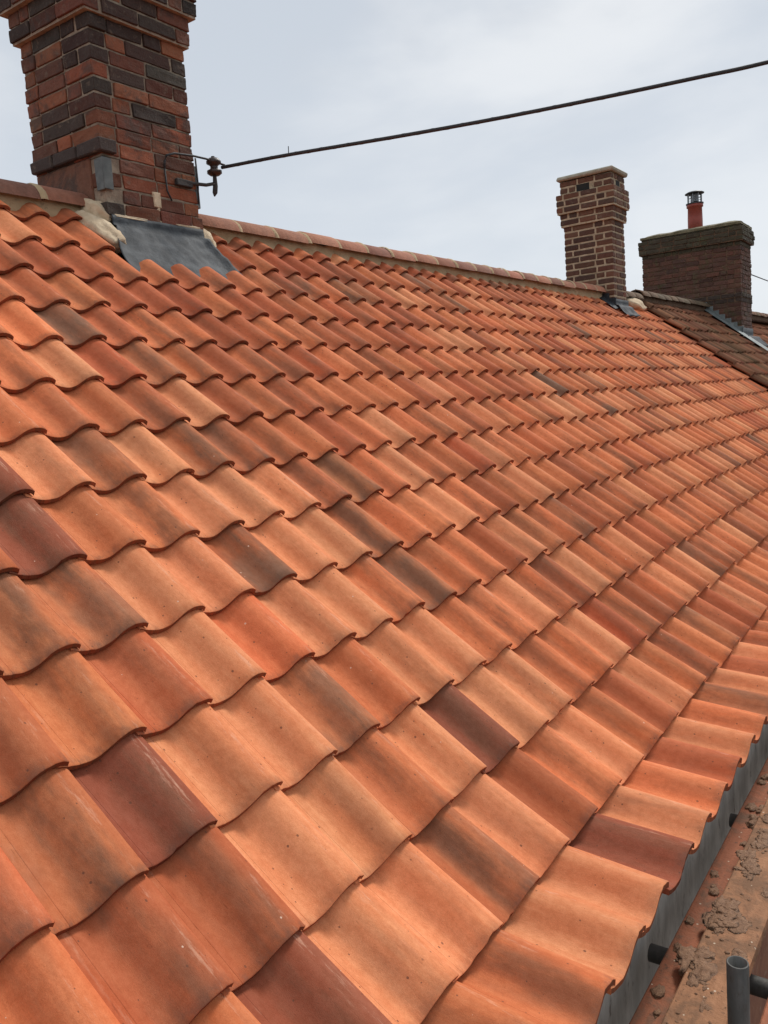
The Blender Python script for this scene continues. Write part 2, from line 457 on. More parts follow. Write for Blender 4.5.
def shown(c,r):
    vb,nb,d,nn=row_frame(r); Lx=(Vector((ROW_V[r]-(ROW_V[r-1] if r else -G),ROW_N[r]-(ROW_N[r-1] if r else 0)))).length
    Lx=min(Lx,.3); n_in=0; pts=[]
    for i in range(5):
        for j in range(5):
            l=Lx*(j+.5)/5; u=(i+.5)/5
            p=project(rp((c-1+u)*W,vb+d.x*l,nb+d.y*l-.02))
            if p and 0<p[0]<768 and 0<p[1]<1024: n_in+=1
    q=[project(rp((c-1+u)*W,vb+d.x*l,nb+d.y*l)) for u,l in((0,0),(1,0),(1,Lx),(0,Lx))]
    if None in q or n_in==0: return 0
    a=abs(sum(q[i][0]*q[(i+1)%4][1]-q[(i+1)%4][0]*q[i][1] for i in range(4)))/2
    return a*n_in/25
CH1=(1.96,2.605,-.05,.54)   # the near chimney: x0,x1,y0,y1
def inside_chimney(c,r):
    return (r==0 and 10<=c<=13) or (r==1 and 10<=c<=13)
def cut(c,r): return .215 if (r==2 and 10<=c<=13) else None
tiles=[(shown(c,r),c,r) for r in range(15) for c in range(C0,C1+1) if not inside_chimney(c,r)]
tiles.sort(reverse=True)
big=set((c,r) for a,c,r in tiles[:100])

house=thing('terraced_house','cottage newly reroofed in bright orange clay pantiles, with two brick stacks and cream ridge mortar','house',(4,0,-5.0))
# roof body
m=MB()
HX0,HX1=C0*W-W,C1*W
def slab(m,x0,x1,inset=-.075):
    pts=[(3.65,inset),(-.19,inset)]
    a=[rp(0,3.55,-.085),rp(0,-.217,-.085)]
    Yf,Zf=a[0].y,a[0].z; Yr,Zr=.17,.135-.11
    Yb,Zb=.34-Yf,Zf
    prof=[(Yf,Zf),(Yr,Zr),(Yb,Zb),(Yb,Zb-.08),(Yr,Zr-.1),(Yf,Zf-.08)]
    vs=[(x,y,z) for x in(x0,x1) for y,z in prof]; n=6
    fs=[tuple(range(n)),tuple(range(2*n-1,n-1,-1))]+[(i,n+i,n+(i+1)%n,(i+1)%n) for i in range(n)]
    m.add(vs,fs)
slab(m,HX0+.02,HX1-.005)
roof=fix_normals(m.build('roof',MFELT,house,origin=(4,-1,-1)))
for k,(c,r) in enumerate(sorted(big,key=lambda q:(q[1],q[0]))):
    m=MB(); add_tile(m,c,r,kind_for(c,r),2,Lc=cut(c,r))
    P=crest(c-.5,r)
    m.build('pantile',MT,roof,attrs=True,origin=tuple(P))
m=MB()
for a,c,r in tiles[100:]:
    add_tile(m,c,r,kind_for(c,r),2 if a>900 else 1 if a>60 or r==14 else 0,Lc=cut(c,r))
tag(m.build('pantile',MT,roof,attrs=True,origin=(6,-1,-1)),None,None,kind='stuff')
# back slope: plain courses
def back_slope(m,x0,x1,colr):
    n=int(14); 
    for r in range(15):
        v0,v1=r*G-.05,(r+1)*G+.03
        vs=[];us=[]
        nc=int(round((x1-x0)/W)); cols=nc*6
        for j,(v,h) in enumerate(((v0,-.018),(v1,0),(v1,-.014))):
            for i in range(cols+1):
                x=x0+(x1-x0)*i/cols; hh=h+prof_at((i%6)/6.)*DEPTH
                P=rp(x,v,hh); vs.append((x,.34-P.y,P.z))
        k=cols+1; fs=[(j*k+i,j*k+i+1,(j+1)*k+i+1,(j+1)*k+i) for j in range(2) for i in range(cols)]
        m.add(vs,fs,c=colr,t=[(p[0]*.9,p[1],r*3.) for p in vs],mx=(.5,.4,.4))
m=MB(); back_slope(m,HX0,HX1,(.58,.21,.105)); m.build('back_slope',MT,roof,attrs=True,origin=(6,2,-1))

# ridge tiles
def ridge_z(x): return (.178+.0085*(x-2) if x>2 else .178)+(.045 if x>11.08 else 0)
def ridge_tile(m,x0,x1,c,seed):
    rnd=random.Random(seed); zz=ridge_z((x0+x1)/2)+.006+rnd.gauss(0,.004); yc=.17+rnd.gauss(0,.003); tl=rnd.gauss(0,.004)
    hw=.130; hr=.112; vs=[];fs=[];seg=14
    for (x,f) in ((x0,.97),(x0+.006,1.),(x1-.006,1.),(x1,.97)):
        for k in range(seg+1):
            t=math.pi*(k/seg)*.92+.04*math.pi
            vs.append((x,yc-math.cos(t)*hw*f,zz-hr+math.sin(t)*hr*f+tl*(x-x0)))
    for j in range(3):
        for k in range(seg): a=j*(seg+1)+k; fs.append((a,a+1,a+seg+2,a+seg+1))
    o=len(vs)
    for (x,) in ((x0,),(x1,)):
        for k in range(seg+1):
            t=math.pi*(k/seg)*.92+.04*math.pi
            for f in(.97,.85): vs.append((x,yc-math.cos(t)*hw*f,zz-hr+math.sin(t)*hr*f))
    for j in range(2):
        for k in range(seg):
            a=o+j*2*(seg+1)+2*k; fs.append((a,a+1,a+3,a+2))
    m.add(vs,fs,c=c,smooth=[True]*(3*seg)+[False]*(2*seg))
RL=.345
JALL=[]
def ridge_run(x0,x1,parent,pal,matr,one=False):
    x=x0;i=0;m=MB();global JOINTS;JOINTS=[]
    while x<x1-.08:
        e=min(x+RL,x1); rnd=random.Random(int(x*100)); c=jit(rnd.choice(pal),.1,rnd)
        if not one: m=MB()
        ridge_tile(m,x+.006,e-.006,c,int(x*100))
        if not one: fix_normals(m.build('ridge_tile',matr,parent,attrs=True,origin=((x+e)/2,.17,.15)))
        x=e;i+=1;JOINTS.append(e);JALL.append(e)
    return m
PALR=[(.42,.175,.105),(.36,.15,.09),(.28,.12,.08),(.46,.20,.125)]
xs=1.96
n_l=int((xs-HX0)/RL)
ridge_run(xs-.30-RL*(n_l-1),xs+.0-.005,roof,PALR,MRIDGE)
ridge_run(2.70,9.58,roof,PALR,MRIDGE)
ridge_run(10.08,11.06,roof,[(.16,.10,.06)],MRIDGE)
# bedding mortar under the ridge, pushed down into the troughs
def mortar_run(x0,x1,zs=0.,joints=()):
    m=MB();n=max(4,int((x1-x0)/.035));prof=[(.082,.0),(.080,-.006),(.084,-.04),(.080,-.075),(.082,-.14)]
    vs=[];k=len(prof)*2+1
    for i in range(n+1):
        x=x0+(x1-x0)*i/n; zt=ridge_z(x)-.074+zs
        P=[]
        for j,(y,dz) in enumerate(prof):
            nz=noise.noise(Vector((x*7,j*1.3,2)))*.006+noise.noise(Vector((x*23,j*1.3,5)))*.004
            P.append((y+min(.02,.003*max(0,x-2))-nz*1.3-.012*noise.noise(Vector((x*3,0,9)))*(j>2),zt+dz+nz*.6))
        vs+= [(x,y,z) for y,z in P]+[(x,.17,zt+.078)]+[(x,.34-y,z) for y,z in reversed(P)]
    fs=[(i*k+j,i*k+j+1,(i+1)*k+j+1,(i+1)*k+j) for i in range(n) for j in range(k-1)]
    fs+=[tuple(range(k)),tuple(n*k+j for j in range(k))[::-1]]
    m.add(vs,fs,smooth=True)
    for q in joints:
        if not (x0<q<x1): continue
        zz=ridge_z(q)+zs; vj=[];fj=[];sg=12
        for (xx,f) in ((q-.022,.965),(q-.009,1.02),(q+.009,1.02),(q+.022,.965)):
            for kk in range(sg+1):
                t_=math.pi*(kk/sg)*.92+.04*math.pi; f2=f*(1+.025*noise.noise(Vector((q*9,kk*.9,xx*30))))
                vj.append((xx+.004*noise.noise(Vector((q*5,kk*1.1,1))),.17-math.cos(t_)*.131*f2,zz+.007-.112+math.sin(t_)*.113*f2))
        fj=[(a_*(sg+1)+kk,a_*(sg+1)+kk+1,(a_+1)*(sg+1)+kk+1,(a_+1)*(sg+1)+kk) for a_ in range(3) for kk in range(sg)]
        m.add(vj,fj,smooth=True)
    return m
for a,b_ in ((HX0+.05,1.955),(2.61,9.59),(10.07,11.06)):
    fix_normals(mortar_run(a,b_,0.,[q for q in JALL if q<9.5]).build('ridge_mortar',MRMORT,roof,origin=((a+b_)/2,.17,.1)))
# mortar joints standing slightly proud between ridge tiles
# walls of the cottage
def wall(name,x0,x1,y0,y1,z0,z1,mm,parent):
    m=MB();v,f=box_vf(x0,x1,y0,y1,z0,z1);m.add(v,f);return fix_normals(m.build(name,mm,parent,origin=((x0+x1)/2,(y0+y1)/2,z0)))
wall('rendered_band',HX0+.1,HX1-.02,-3.02,-2.74,-3.10,-2.375,MSCREED,house)
wall('front_wall',HX0+.1,HX1-.02,-3.0,-2.74,-5.0,-3.102,MWALL,house)
wall('back_wall',HX0+.1,HX1-.02,3.0,3.28,-5.0,-2.45,MWALL,house)
def gable(x0,x1,parent):
    m=MB(); P=[(-2.73,-5.),(2.99,-5.),(2.99,-2.38),(.17,-.10),(-2.73,-2.42)]
    vs=[(x,y,z) for x in(x0,x1) for y,z in P];n=5
    m.add(vs,[tuple(range(n)),tuple(range(2*n-1,n-1,-1))]+[(i,n+i,n+(i+1)%n,(i+1)%n) for i in range(n)])
    return fix_normals(m.build('gable_wall',MWALL,parent,origin=(x0,0,-5)))
gable(HX0+.1,HX0+.35,house)

# ---------------------------------------------------------------- chimneys
def brick_stack(x0,x1,y0,y1,z0,courses,ch,pal,seed,j=.010,steps=None,bl=.225,dep=.1,jit_=.0035,skip=None,edge=.005,hp=.22):
    """courses of chamfered bricks round a core; steps: course -> outward step"""
    rnd=random.Random(seed); m=MB(); core=MB()
    for i in range(courses):
        e=0.
        if steps:
            for a,b_,s_ in steps:
                if a<=i<=b_: e=s_
        X0,X1,Y0,Y1=x0-e,x1+e,y0-e,y1+e; za=z0+i*ch; zb=za+ch-j
        def run(a,b2,fixed,axis,out):
            L_=b2-a; n_=max(1,round(L_/(bl+j))); 
            ph=(i//1)%2
            # stretchers with a header now and then
            xs_=[a]; p=a
            first=True
            while p<b2-.03:
                w_=bl if not ((first and ph) or rnd.random()<hp) else bl*.5
                first=False
                p+=w_+j
                if b2-p<.07: p=b2+j
                xs_.append(min(p,b2+j))
            for q0,q1 in zip(xs_,xs_[1:]):
                if q1-j-q0<.02: continue
                c=pal(rnd,i,(q0-a)/L_)
                o=abs(rnd.gauss(0,jit_*.8))
                zz=rnd.gauss(0,.001)
                lo,hi=(fixed-dep,fixed) if out>0 else (fixed,fixed+dep)
                lo+=o*out;hi+=o*out
                if axis=='x': v,f=cham_box(q0,q1-j,lo,hi,za+zz,zb+zz,edge,jit_*.4)
                else: v,f=cham_box(lo,hi,q0,q1-j,za+zz,zb+zz,edge,jit_*.4)
                if skip and skip(i,axis,out,(q0+q1)/2): continue
                v=[(a_+.0035*noise.noise(Vector((a_*14,b6*14,c_*14+seed))),b6+.0035*noise.noise(Vector((a_*14,b6*14,c_*14+9+seed))),c_+.003*noise.noise(Vector((a_*11,b6*11,c_*11+19+seed)))) for a_,b6,c_ in v]
                m.add(v,f,c=c)
        if i%2: 
            run(X0,X1,Y0,'x',-1); run(X0,X1,Y1,'x',1); run(Y0+dep+j,Y1-dep-j,X0,'y',-1); run(Y0+dep+j,Y1-dep-j,X1,'y',1)
        else:
            run(Y0,Y1,X0,'y',-1); run(Y0,Y1,X1,'y',1); run(X0+dep+j,X1-dep-j,Y0,'x',-1); run(X0+dep+j,X1-dep-j,Y1,'x',1)
        r_=.0065
        v,f=box_vf(X0+r_,X1-r_,Y0+r_,Y1-r_,za-j-.0007*(i%2),zb+.0013*(i%3)+.0005); core.add(v,f)
    return m,core
TEXC=bpy.data.textures.new('pitting','CLOUDS'); TEXC.noise_scale=.035; TEXC.noise_depth=3
TEXC2=bpy.data.textures.new('waviness','CLOUDS'); TEXC2.noise_scale=.11; TEXC2.noise_depth=2
def roughen(o,lv,a,b_):
    sb=o.modifiers.new('cut','SUBSURF'); sb.subdivision_type='SIMPLE'; sb.levels=lv; sb.render_levels=lv
    for tx,st in ((TEXC,a),(TEXC2,b_)):
        d=o.modifiers.new('rough','DISPLACE'); d.texture=tx; d.texture_coords='LOCAL'; d.strength=st; d.mid_level=.5
    return o
def pal1(rnd,i,t):
    x=rnd.random()
    dark=.34 if i<7 else .20 if i<15 else .42
    if x<dark: return jit((.048,.030,.023),.3,rnd)
    if x<dark+.28: return jit((.15,.055,.033),.2,rnd)
    return jit((.25,.085,.040),.18,rnd)
def pal2(rnd,i,t): return jit(rnd.choice([(.11,.05,.032),(.14,.062,.036),(.08,.04,.028),(.16,.07,.04)]),.15,rnd)
def pal3(rnd,i,t):
    c=rnd.choice([(.125,.055,.036),(.105,.048,.034),(.092,.045,.033),(.14,.06,.04)])
    if i>=21: c=(.062,.052,.030)
    if i in (9,10): c=(.055,.036,.028)
    return jit(c,.1,rnd)
# near chimney : base course at z .0, 78 mm courses
x0,x1,y0,y1=CH1
CHH=.0785
m,core=brick_stack(x0,x1,y0,y1,-.36,24,CHH,pal1,11,j=.0115,jit_=.005,edge=.0028,steps=[(5,5,.012),(18,19,.032),(20,23,.07)],skip=lambda i,ax,o,q: (i in (5,6,7,8) and ax=='y' and o<0))
chim=fix_normals(m.build('chimney',MB1,house,attrs=True,origin=(x0,y0,-.3)))
roughen(chim,2,.007,.009); chim['label']='wide weathered stack of mixed orange and blackened bricks'
fix_normals(core.build('mortar_core',MMORT,chim,origin=(x0,y0,-.3)))
# left face, low down: rendered recess under a dark projecting course
m=MB(); v,f=cham_box(x0-.004,x0+.05,y0+.10,y1-.01,-.1,.345,.006); m.add(v,f,c=(.20,.085,.05)); 
fix_normals(m.build('rendered_patch',MB1,chim,attrs=True,origin=(x0,y0,0)))
m=MB()
for q in range(3):
    a=y0-.03+q*.21; v,f=cham_box(x0-.03,x0+.08,a,a+.198,.352,.418,.006,.003); m.add(v,f,c=(.06,.042,.036))
fix_normals(m.build('projecting_course',MB1,chim,attrs=True,origin=(x0,y0,.4)))
# cap of mortar
m=MB(); v,f=cham_box(x0-.05,x1+.05,y0-.05,y1+.05,1.52,1.58,.03); m.add(v,f)
fix_normals(m.build('flaunching',MMORT,chim,origin=(x0,y0,1.5)))
m=MB(); 
for cx in (x0+.18,x1-.18): lathe(m,cx,(y0+y1)/2,[(.11,1.56),(.10,1.8),(.12,1.82),(.12,1.86),(.085,1.86),(.085,1.6)],20)
# grey lead piece folded round the near corner
m=MB(); v,f=cham_box(x0-.012,x0+.002,y0-.012,y0+.055,.165,.325,.002,.002); m.add(v,f)
v,f=cham_box(x0-.012,x0+.045,y0-.016,y0-.004,.165,.325,.002,.002); m.add(v,f)
fix_normals(m.build('lead_strip',MGLEAD,chim,origin=(x0,y0,.2)))
m=MB(); v,f=cham_box(x1-.02,x1+.034,y0+.01,y0+.03,.165,.405,.003,.001); m.add(v,f)
fix_normals(m.build('cover_plate',MGLEAD,chim,origin=(x1,y0,.2)))
# lead apron: upstand on the face, then dressed down over the tiles
def apron(xa,xb,y,zu,v_len,flare,parent,wavy=.5,n0=.004,right=.0):
    m=MB(); nx=44; vs=[]; rows=[]
    roofz=lambda Y: -Y*SN/CS*(-1)  # plane n=0: z = Y*tan
    zr=y*math.tan(S)
    sec=[('u',zu),('u',zu*.5+zr*.5+.02),('u',zr+.045)]
    for i in range(nx+1):
        t=i/nx; x=xa+(xb-xa)*t
        for kind,z in sec: vs.append((x,y-.004-.003*noise.noise(Vector((x*9,z*9,1))),z+.006*noise.noise(Vector((x*6,z*3,0)))))
        for k in range(1,9):
            s_=k/8.; vv=-y/CS*1.0; 
            V0=-(y*CS+zr*SN)  # slope distance of the foot
            u=((x/W)%1.0); wv=prof_at(u)*DEPTH*wavy*s_*(.6+.8*noise.noise(Vector((x*5,7,1))))
            fx=x+(t-.5)*2*flare*s_+right*s_*t
            vlen=v_len*(1+.10*noise.noise(Vector((x*7,3,0)))+.04*noise.noise(Vector((x*23,3,0))))
            n_=.042*(1-s_)**1.5+n0+.010+wv+.009*noise.noise(Vector((x*14,s_*4,4)))
            vs.append(tuple(rp(fx,V0+vlen*s_,n_)))
    k=len(sec)+8
    fs=[(i*k+j,i*k+j+1,(i+1)*k+j+1,(i+1)*k+j) for i in range(nx) for j in range(k-1)]
    m.add(vs,fs,smooth=True); o=fix_normals(m.build('lead_flashing',MLEAD,parent,origin=(xa,y,0)))
    md=o.modifiers.new('sol','SOLIDIFY'); md.thickness=.003; return o
m=MB(); nx,ny=60,26; vs=[]; xa,xb=1.968,2.612
yf=y0-.012; zf=yf*math.tan(S); V0=-yf/CS
for i in range(nx+1):
    t=i/nx; x=xa+(xb-xa)*t
    inf=1. if x0+.0<x<x1+.004 else 0.
    top=.036-.0*t
    for k in range(4):
        z=zf+.035+(top-zf-.035)*(1-k/3.)*1.
        vs.append((x,yf-.002-.004*noise.noise(Vector((x*8,z*20,1)))-.002*k,z+.004*noise.noise(Vector((x*9,0,2)))))
    for k in range(1,ny+1):
        u_=k/ny; le=.42
        crease=.010*noise.noise(Vector((x*7,u_*3,4)))+.006*noise.noise(Vector((x*19,u_*9,6)))+.004*abs(noise.noise(Vector((x*4+u_*3,u_*2,9))))
        n_=.030*(1-u_)**3+.004-.068*u_+crease
        n_+= .018*max(0,(t-.93)/.07)+.018*max(0,(.06-t)/.06)
        fl=min(1.,u_/.55); fx=x+(t-.5)*2*.0+(max(0,.5-t)*2)**2*-.105*fl+(max(0,t-.5)*2)**2*.065*fl
        vs.append(tuple(rp(fx,V0+.004+le*u_,n_)))
k=4+ny
fs=[(i*k+j_,i*k+j_+1,(i+1)*k+j_+1,(i+1)*k+j_) for i in range(nx) for j_ in range(k-1)]
m.add(vs,fs,smooth=True); lf=fix_normals(m.build('lead_flashing',MLEAD,chim,origin=(x0,y0,0)))
md=lf.modifiers.new('sol','SOLIDIFY'); md.thickness=.003
# cream mortar fillets either side
def fillet(xa,xb,pts,parent,w0=.06,name='mortar_fillet'):
    """pts: (y, height above roof plane, width). A lumpy wedge against the stack's side"""
    m=MB();vs=[];n=len(pts)*4
    import bisect
    P=[]
    for i in range(n+1):
        t=i/n*(len(pts)-1); k=min(int(t),len(pts)-2); f=t-k
        P.append(tuple(pts[k][j]*(1-f)+pts[k+1][j]*f for j in range(3)))
    K=7
    for i,(y,h,w_) in enumerate(P):
        zr=y*math.tan(S)
        for j in range(K):
            a=j/(K-1); x=xa+(xb-xa)*0+ (1 if xb>xa else -1)*w_*(a)
            hh=h*(1-a)**1.6 -.05*a
            nz=noise.noise(Vector((x*13,y*13,3)))*.010*(0<j)
            vs.append((x,y+nz,zr+hh+nz*.8))
        vs.append((xa,y,zr-.08))
    k=K+1
    fs=[(i*k+j,i*k+(j+1)%k,(i+1)*k+(j+1)%k,(i+1)*k+j) for i in range(n) for j in range(k)]
    fs+=[tuple(range(k)),tuple(n*k+j for j in range(k))[::-1]]
    m.add(vs,fs,smooth=True); return fix_normals(m.build(name,MCEM,parent,origin=(xa,pts[0][0],0)))
def mortar_lump(cx,yc,nlift,rx_,rv,rn,seed,parent,lean=0.):
    m=MB(); bm=bmesh.new(); bmesh.ops.create_icosphere(bm,subdivisions=4,radius=1)
    for v in bm.verts:
        d=v.co.copy(); k=1+.20*noise.noise(d*1.5+Vector((seed,0,0)))+.11*noise.noise(d*4+Vector((seed,2,0)))+.04*noise.noise(d*11+Vector((seed,2,0)))
        vv=-yc/CS+d.y*rv*k; P=rp(cx+d.x*rx_*k+lean*d.y,vv,nlift+d.z*rn*k); v.co=P
    m.add([v.co[:] for v in bm.verts],[tuple(q.index for q in f.verts) for f in bm.faces],smooth=True); bm.free()
    return m.build('mortar_fillet',MCEM,parent,origin=(cx,yc,yc*math.tan(S)))
mortar_lump(1.905,-.045,-.022,.082,.165,.062,3,chim,.035)
mortar_lump(1.945,.045,.012,.055,.10,.075,5,chim,.02)
mortar_lump(2.652,-.01,-.006,.055,.135,.065,8,chim,-.03)
# cream smear at foot of the brickwork and repointed joint
m=MB(); v,f=cham_box(x0+.03,x1-.005,y0-.018,y0+.01,.028,.050,.006,.004); m.add(v,f)
v,f=cham_box(2.27,2.325,y0-.008,y0+.01,.12,.20,.004,.004); m.add(v,f)
v,f=cham_box(2.29,2.315,y0-.006,y0+.01,.045,.12,.004,.004); m.add(v,f)
fix_normals(m.build('repointing',MCEM,chim,origin=(x0,y0,0)))

# far chimney of the cottage
X0,X1,Y0,Y1=9.6,10.06,-.05,.585
m,core=brick_stack(X0,X1,Y0,Y1,-.05,21,.0795,pal2,23,j=.021,hp=.04,steps=[(14,15,.03),(16,18,.062),(19,20,.02)],bl=.205,jit_=.002,edge=.006,
   skip=lambda i,ax,o,q:(i in (19,) and ((ax=='y' and abs(q-.30)<.09) or (ax=='x' and abs(q-9.83)<.1))))
ch2=fix_normals(m.build('chimney',MB2,house,attrs=True,origin=(X0,Y0,0)))
roughen(ch2,1,.006,.008); ch2['label']='slim dark red brick stack with thick buff joints and stepped cap'
fix_normals(core.build('mortar_core',MMORT2,ch2,origin=(X0,Y0,0)))
m=MB(); v,f=cham_box(X0-.055,X1+.055,Y0-.055,Y1+.055,-.05+21*.0795-.003,-.05+21*.0795+.052,.014,.006); m.add(v,f)
fix_normals(m.build('capping_slab',simple('slab_stone',(.30,.28,.21),(.42,.39,.31),12,.9),ch2,origin=(X0,Y0,1.5)))
MVENT=simple('dark_vent',(.012,.011,.01),(.02,.018,.016),10,.9)
for b6 in ((X0-.0175,X0+.03,.215,.385),(X0+.16,X0+.30,Y0-.0175,Y0+.03)):
    m=MB(); v,f=cham_box(*b6,-.05+19*.0795-.012,-.05+19*.0795+.074,.003); m.add(v,f)
    fix_normals(m.build('flue_vent',MVENT,ch2,origin=(b6[0],b6[2],1.45)))
apron(X0-.02,X1+.02,Y0-.012,.06,.19,.05,ch2,.4)
m=MB() # stepped side flashing running up to the ridge
for q in range(3):
    ya=Y0-.02+q*.085; zr=ya*math.tan(S)
    v,f=cham_box(X0-.012,X0+.0,ya,ya+.11,zr-.03,zr+.13,.002,.002); m.add(v,f)
v=[rp(X0+dx,-(yy*CS+yy*math.tan(S)*SN),nn_) for yy in(-.1,.16) for dx,nn_ in((-.13,.006),(-.005,.03))]
m.add(v,[(0,1,3,2)])
fix_normals(m.build('side_flashing',MLEAD,ch2,origin=(X0,0,0)))
fillet(X1-.01,X1+.3,[(.14,.09,.22),(.07,.10,.26),(.0,.07,.2),(-.05,.02,.1)],ch2)
m=MB() # lump of cream mortar at the top of the verge
vs,fs=[],[]
bm=bmesh.new(); bmesh.ops.create_icosphere(bm,subdivisions=3,radius=1)
for v in bm.verts:
    d=v.co.copy(); k=1+.3*noise.noise(d*1.7)
    v.co=Vector((10.72+d.x*.30*k,.07+d.y*.12*k,.085+d.z*.075*k+d.y*.075))
m.add([v.co[:] for v in bm.verts],[tuple(q.index for q in f.verts) for f in bm.faces],smooth=True); bm.free()
m.build('verge_mortar',MCEM,roof,origin=(10.7,.09,.07))

# ---------------------------------------------------------------- neighbours
def old_roof(house_,x0,x1,pal,zoff,back,matr=MOT,q=0,seed=0):
    m=MB(); nc=int(round((x1-x0)/W))
    for r in range(15):
        for c in range(1,nc+1):
            rnd=random.Random(c*71+r*1301+seed)
            add_tile(m,c,r if r<14 else 14,(jit(rnd.choice(pal),.25,rnd),(.4,.2,.5)),q,x_off=x0,lift=zoff+rnd.gauss(0,.004),rough=2.6)
    ro=m.build('roof',matr,house_,attrs=True,origin=(x0,-1,-1))
    m=MB(); slab(m,x0+.01,x1-.01); fix_normals(m.build('roof_underlay',MFELT,ro,origin=(x0,0,0)))
    m=MB(); back_slope(m,x0,x1,back); m.build('back_slope',matr,ro,attrs=True,origin=(x0,0,0))
    return ro
NX0=C1*W+.012; NX1=NX0+22*W
nb=thing('terraced_house','adjoining cottage with a dull brown weathered pantile roof and a broad mossy brick stack','house',(13,0,-5))
ro=old_roof(nb,NX0,NX1,[(.21,.088,.05),(.175,.076,.044),(.24,.098,.054),(.15,.068,.042)],.06,(.15,.07,.045),q=1,seed=3)
mm=ridge_run(NX0,NX1,ro,[(.15,.09,.05),(.12,.08,.045)],MB3,one=True)
fix_normals(mm.build('ridge',MB3,ro,attrs=True,origin=(NX0,.17,.1)))
fix_normals(mortar_run(NX0,NX1-.01,.01).build('ridge_mortar',MMORT3,ro,origin=(NX0,.17,.1)))
wall('front_wall',NX0+.01,NX1-.01,-3.03,-2.75,-5.,-2.375,MWALL,nb); wall('back_wall',NX0+.01,NX1-.01,3.,3.28,-5.,-2.45,MWALL,nb)
# mossy chimney
A0,A1,B0,B1=14.75,15.6,-.47,1.22
m,core=brick_stack(A0,A1,B0,B1,-.44,26,.0795,pal3,31,j=.011,steps=[(10,10,.012),(22,24,.05)],bl=.22,jit_=.005,edge=.007)
ch3=fix_normals(m.build('chimney',MB3,nb,attrs=True,origin=(A0,B0,0)))
roughen(ch3,1,.016,.02)
fix_normals(core.build('mortar_core',MMORT3,ch3,origin=(A0,B0,0)))
ztop=-.44+26*.0795
m=MB(); nx,ny=10,16; vs=[]
for i in range(nx+1):
    for j in range(ny+1):
        a=i/nx;b_=j/ny; ed=min(a,1-a,b_,1-b_)
        vs.append((A0-.02+(A1-A0+.04)*a,B0-.02+(B1-B0+.04)*b_,ztop-.01+min(.035,ed*.5)+.012*noise.noise(Vector((a*5,b_*9,0)))))
fs=[(i*(ny+1)+j,(i+1)*(ny+1)+j,(i+1)*(ny+1)+j+1,i*(ny+1)+j+1) for i in range(nx) for j in range(ny)]
m.add(vs,fs,smooth=True); v,f=box_vf(A0-.02,A1+.02,B0-.02,B1+.02,ztop-.05,ztop-.012); m.add(v,f)
fix_normals(m.build('flaunching',simple('mossy_cap',(.13,.11,.06),(.22,.19,.12),8,.95,(.07,.07,.03),.9,.02),ch3,origin=(A0,B0,ztop)))
# step flashing up the dark roof
m=MB(); NZ=.06/CS
for q in range(9):
    ya=B0-.03+q*.10; zr=ya*math.tan(S)+NZ
    if ya>.2: break
    v,f=cham_box(A0-.014-.002*(q%2),A0,ya,ya+.125,zr-.03,zr+.17,.002,.003); m.add(v,f)
v=[]
for i_ in range(13):
    yy=-.86+i_*.085; vv_=-yy/CS-(.06*SN/CS)*0
    for dx,nn_ in ((-.20,.085),(-.12,.10),(-.003,.105)):
        P_=rp(A0+dx+.006*noise.noise(Vector((i_*.7,dx*9,0))),-yy/CS,nn_+.006*noise.noise(Vector((i_,dx*9,4)))); v.append(P_)
m.add(v,[(a_*3+b_,a_*3+b_+1,a_*3+b_+4,a_*3+b_+3) for a_ in range(12) for b_ in range(2)],smooth=True)
fix_normals(m.build('step_flashing',simple('weathered_lead',(.15,.175,.175),(.24,.265,.26),9,.55,(.1,.115,.11),.5,.01,.2),ch3,origin=(A0,0,0)))
apron(A0-.05,A1,B0-.012,B0*math.tan(S)+.2,.3,.05,ch3,.4,n0=.064)
# flue with cowl
m=MB(); fx,fy=15.2,.38; lathe(m,fx,fy,[(.0,1.5),(.128,1.5),(.128,1.86),(.122,2.06),(.142,2.07),(.142,2.12),(.09,2.12)],24)
fl=fix_normals(m.build('flue_pipe',MRED,ch3,origin=(fx,fy,1.5)))
m=MB(); lathe(m,fx,fy,[(.15,2.12),(.152,2.14),(.07,2.155),(.0,2.155)],24)
lathe(m,fx,fy,[(.0,2.345),(.12,2.338),(.165,2.315),(.165,2.303),(.0,2.31)],24)
fix_normals(m.build('cowl_cap',MCOWLD,ch3,origin=(fx,fy,2.2)))
m=MB()
for k in range(8):
    t=k*math.pi/4; px,py=fx+.12*math.cos(t),fy+.12*math.sin(t); v,f=tube_vf([(px,py,2.14),(px,py,2.31)],.009,6); m.add(v,f)
for zz in (2.21,2.26):
    v,f=tube_vf([(fx+.12*math.cos(a*math.pi/12),fy+.12*math.sin(a*math.pi/12),zz) for a in range(25)],.005,5); m.add(v,f)
lathe(m,fx,fy,[(.06,2.17),(.06,2.30)],16)
m.build('cowl_cage',MCOWL,ch3,origin=(fx,fy,2.2))
# third house
TX0=NX1+.01; TX1=TX0+40*W
tb=thing('terraced_house','farthest cottage of the row, a sliver of faded orange-brown roof beyond the broad stack','house',(TX0+4,0,-5))
ro3=old_roof(tb,TX0,TX1,[(.30,.12,.065),(.26,.10,.06),(.22,.095,.055)],.0,(.27,.11,.06),seed=9)
mm=ridge_run(TX0,TX1,ro3,[(.20,.10,.05),(.16,.10,.05)],MB3,one=True); fix_normals(mm.build('ridge',MB3,ro3,attrs=True,origin=(TX0,.17,.1)))
fix_normals(mortar_run(TX0,TX1-.01).build('ridge_mortar',MMORT3,ro3,origin=(TX0,.17,.1)))
wall('front_wall',TX0+.01,TX1-.3,-3.03,-2.75,-5.,-2.375,MWALL,tb); wall('back_wall',TX0+.01,TX1-.3,3.,3.28,-5.,-2.45,MWALL,tb); gable(TX1-.29,TX1-.05,tb)

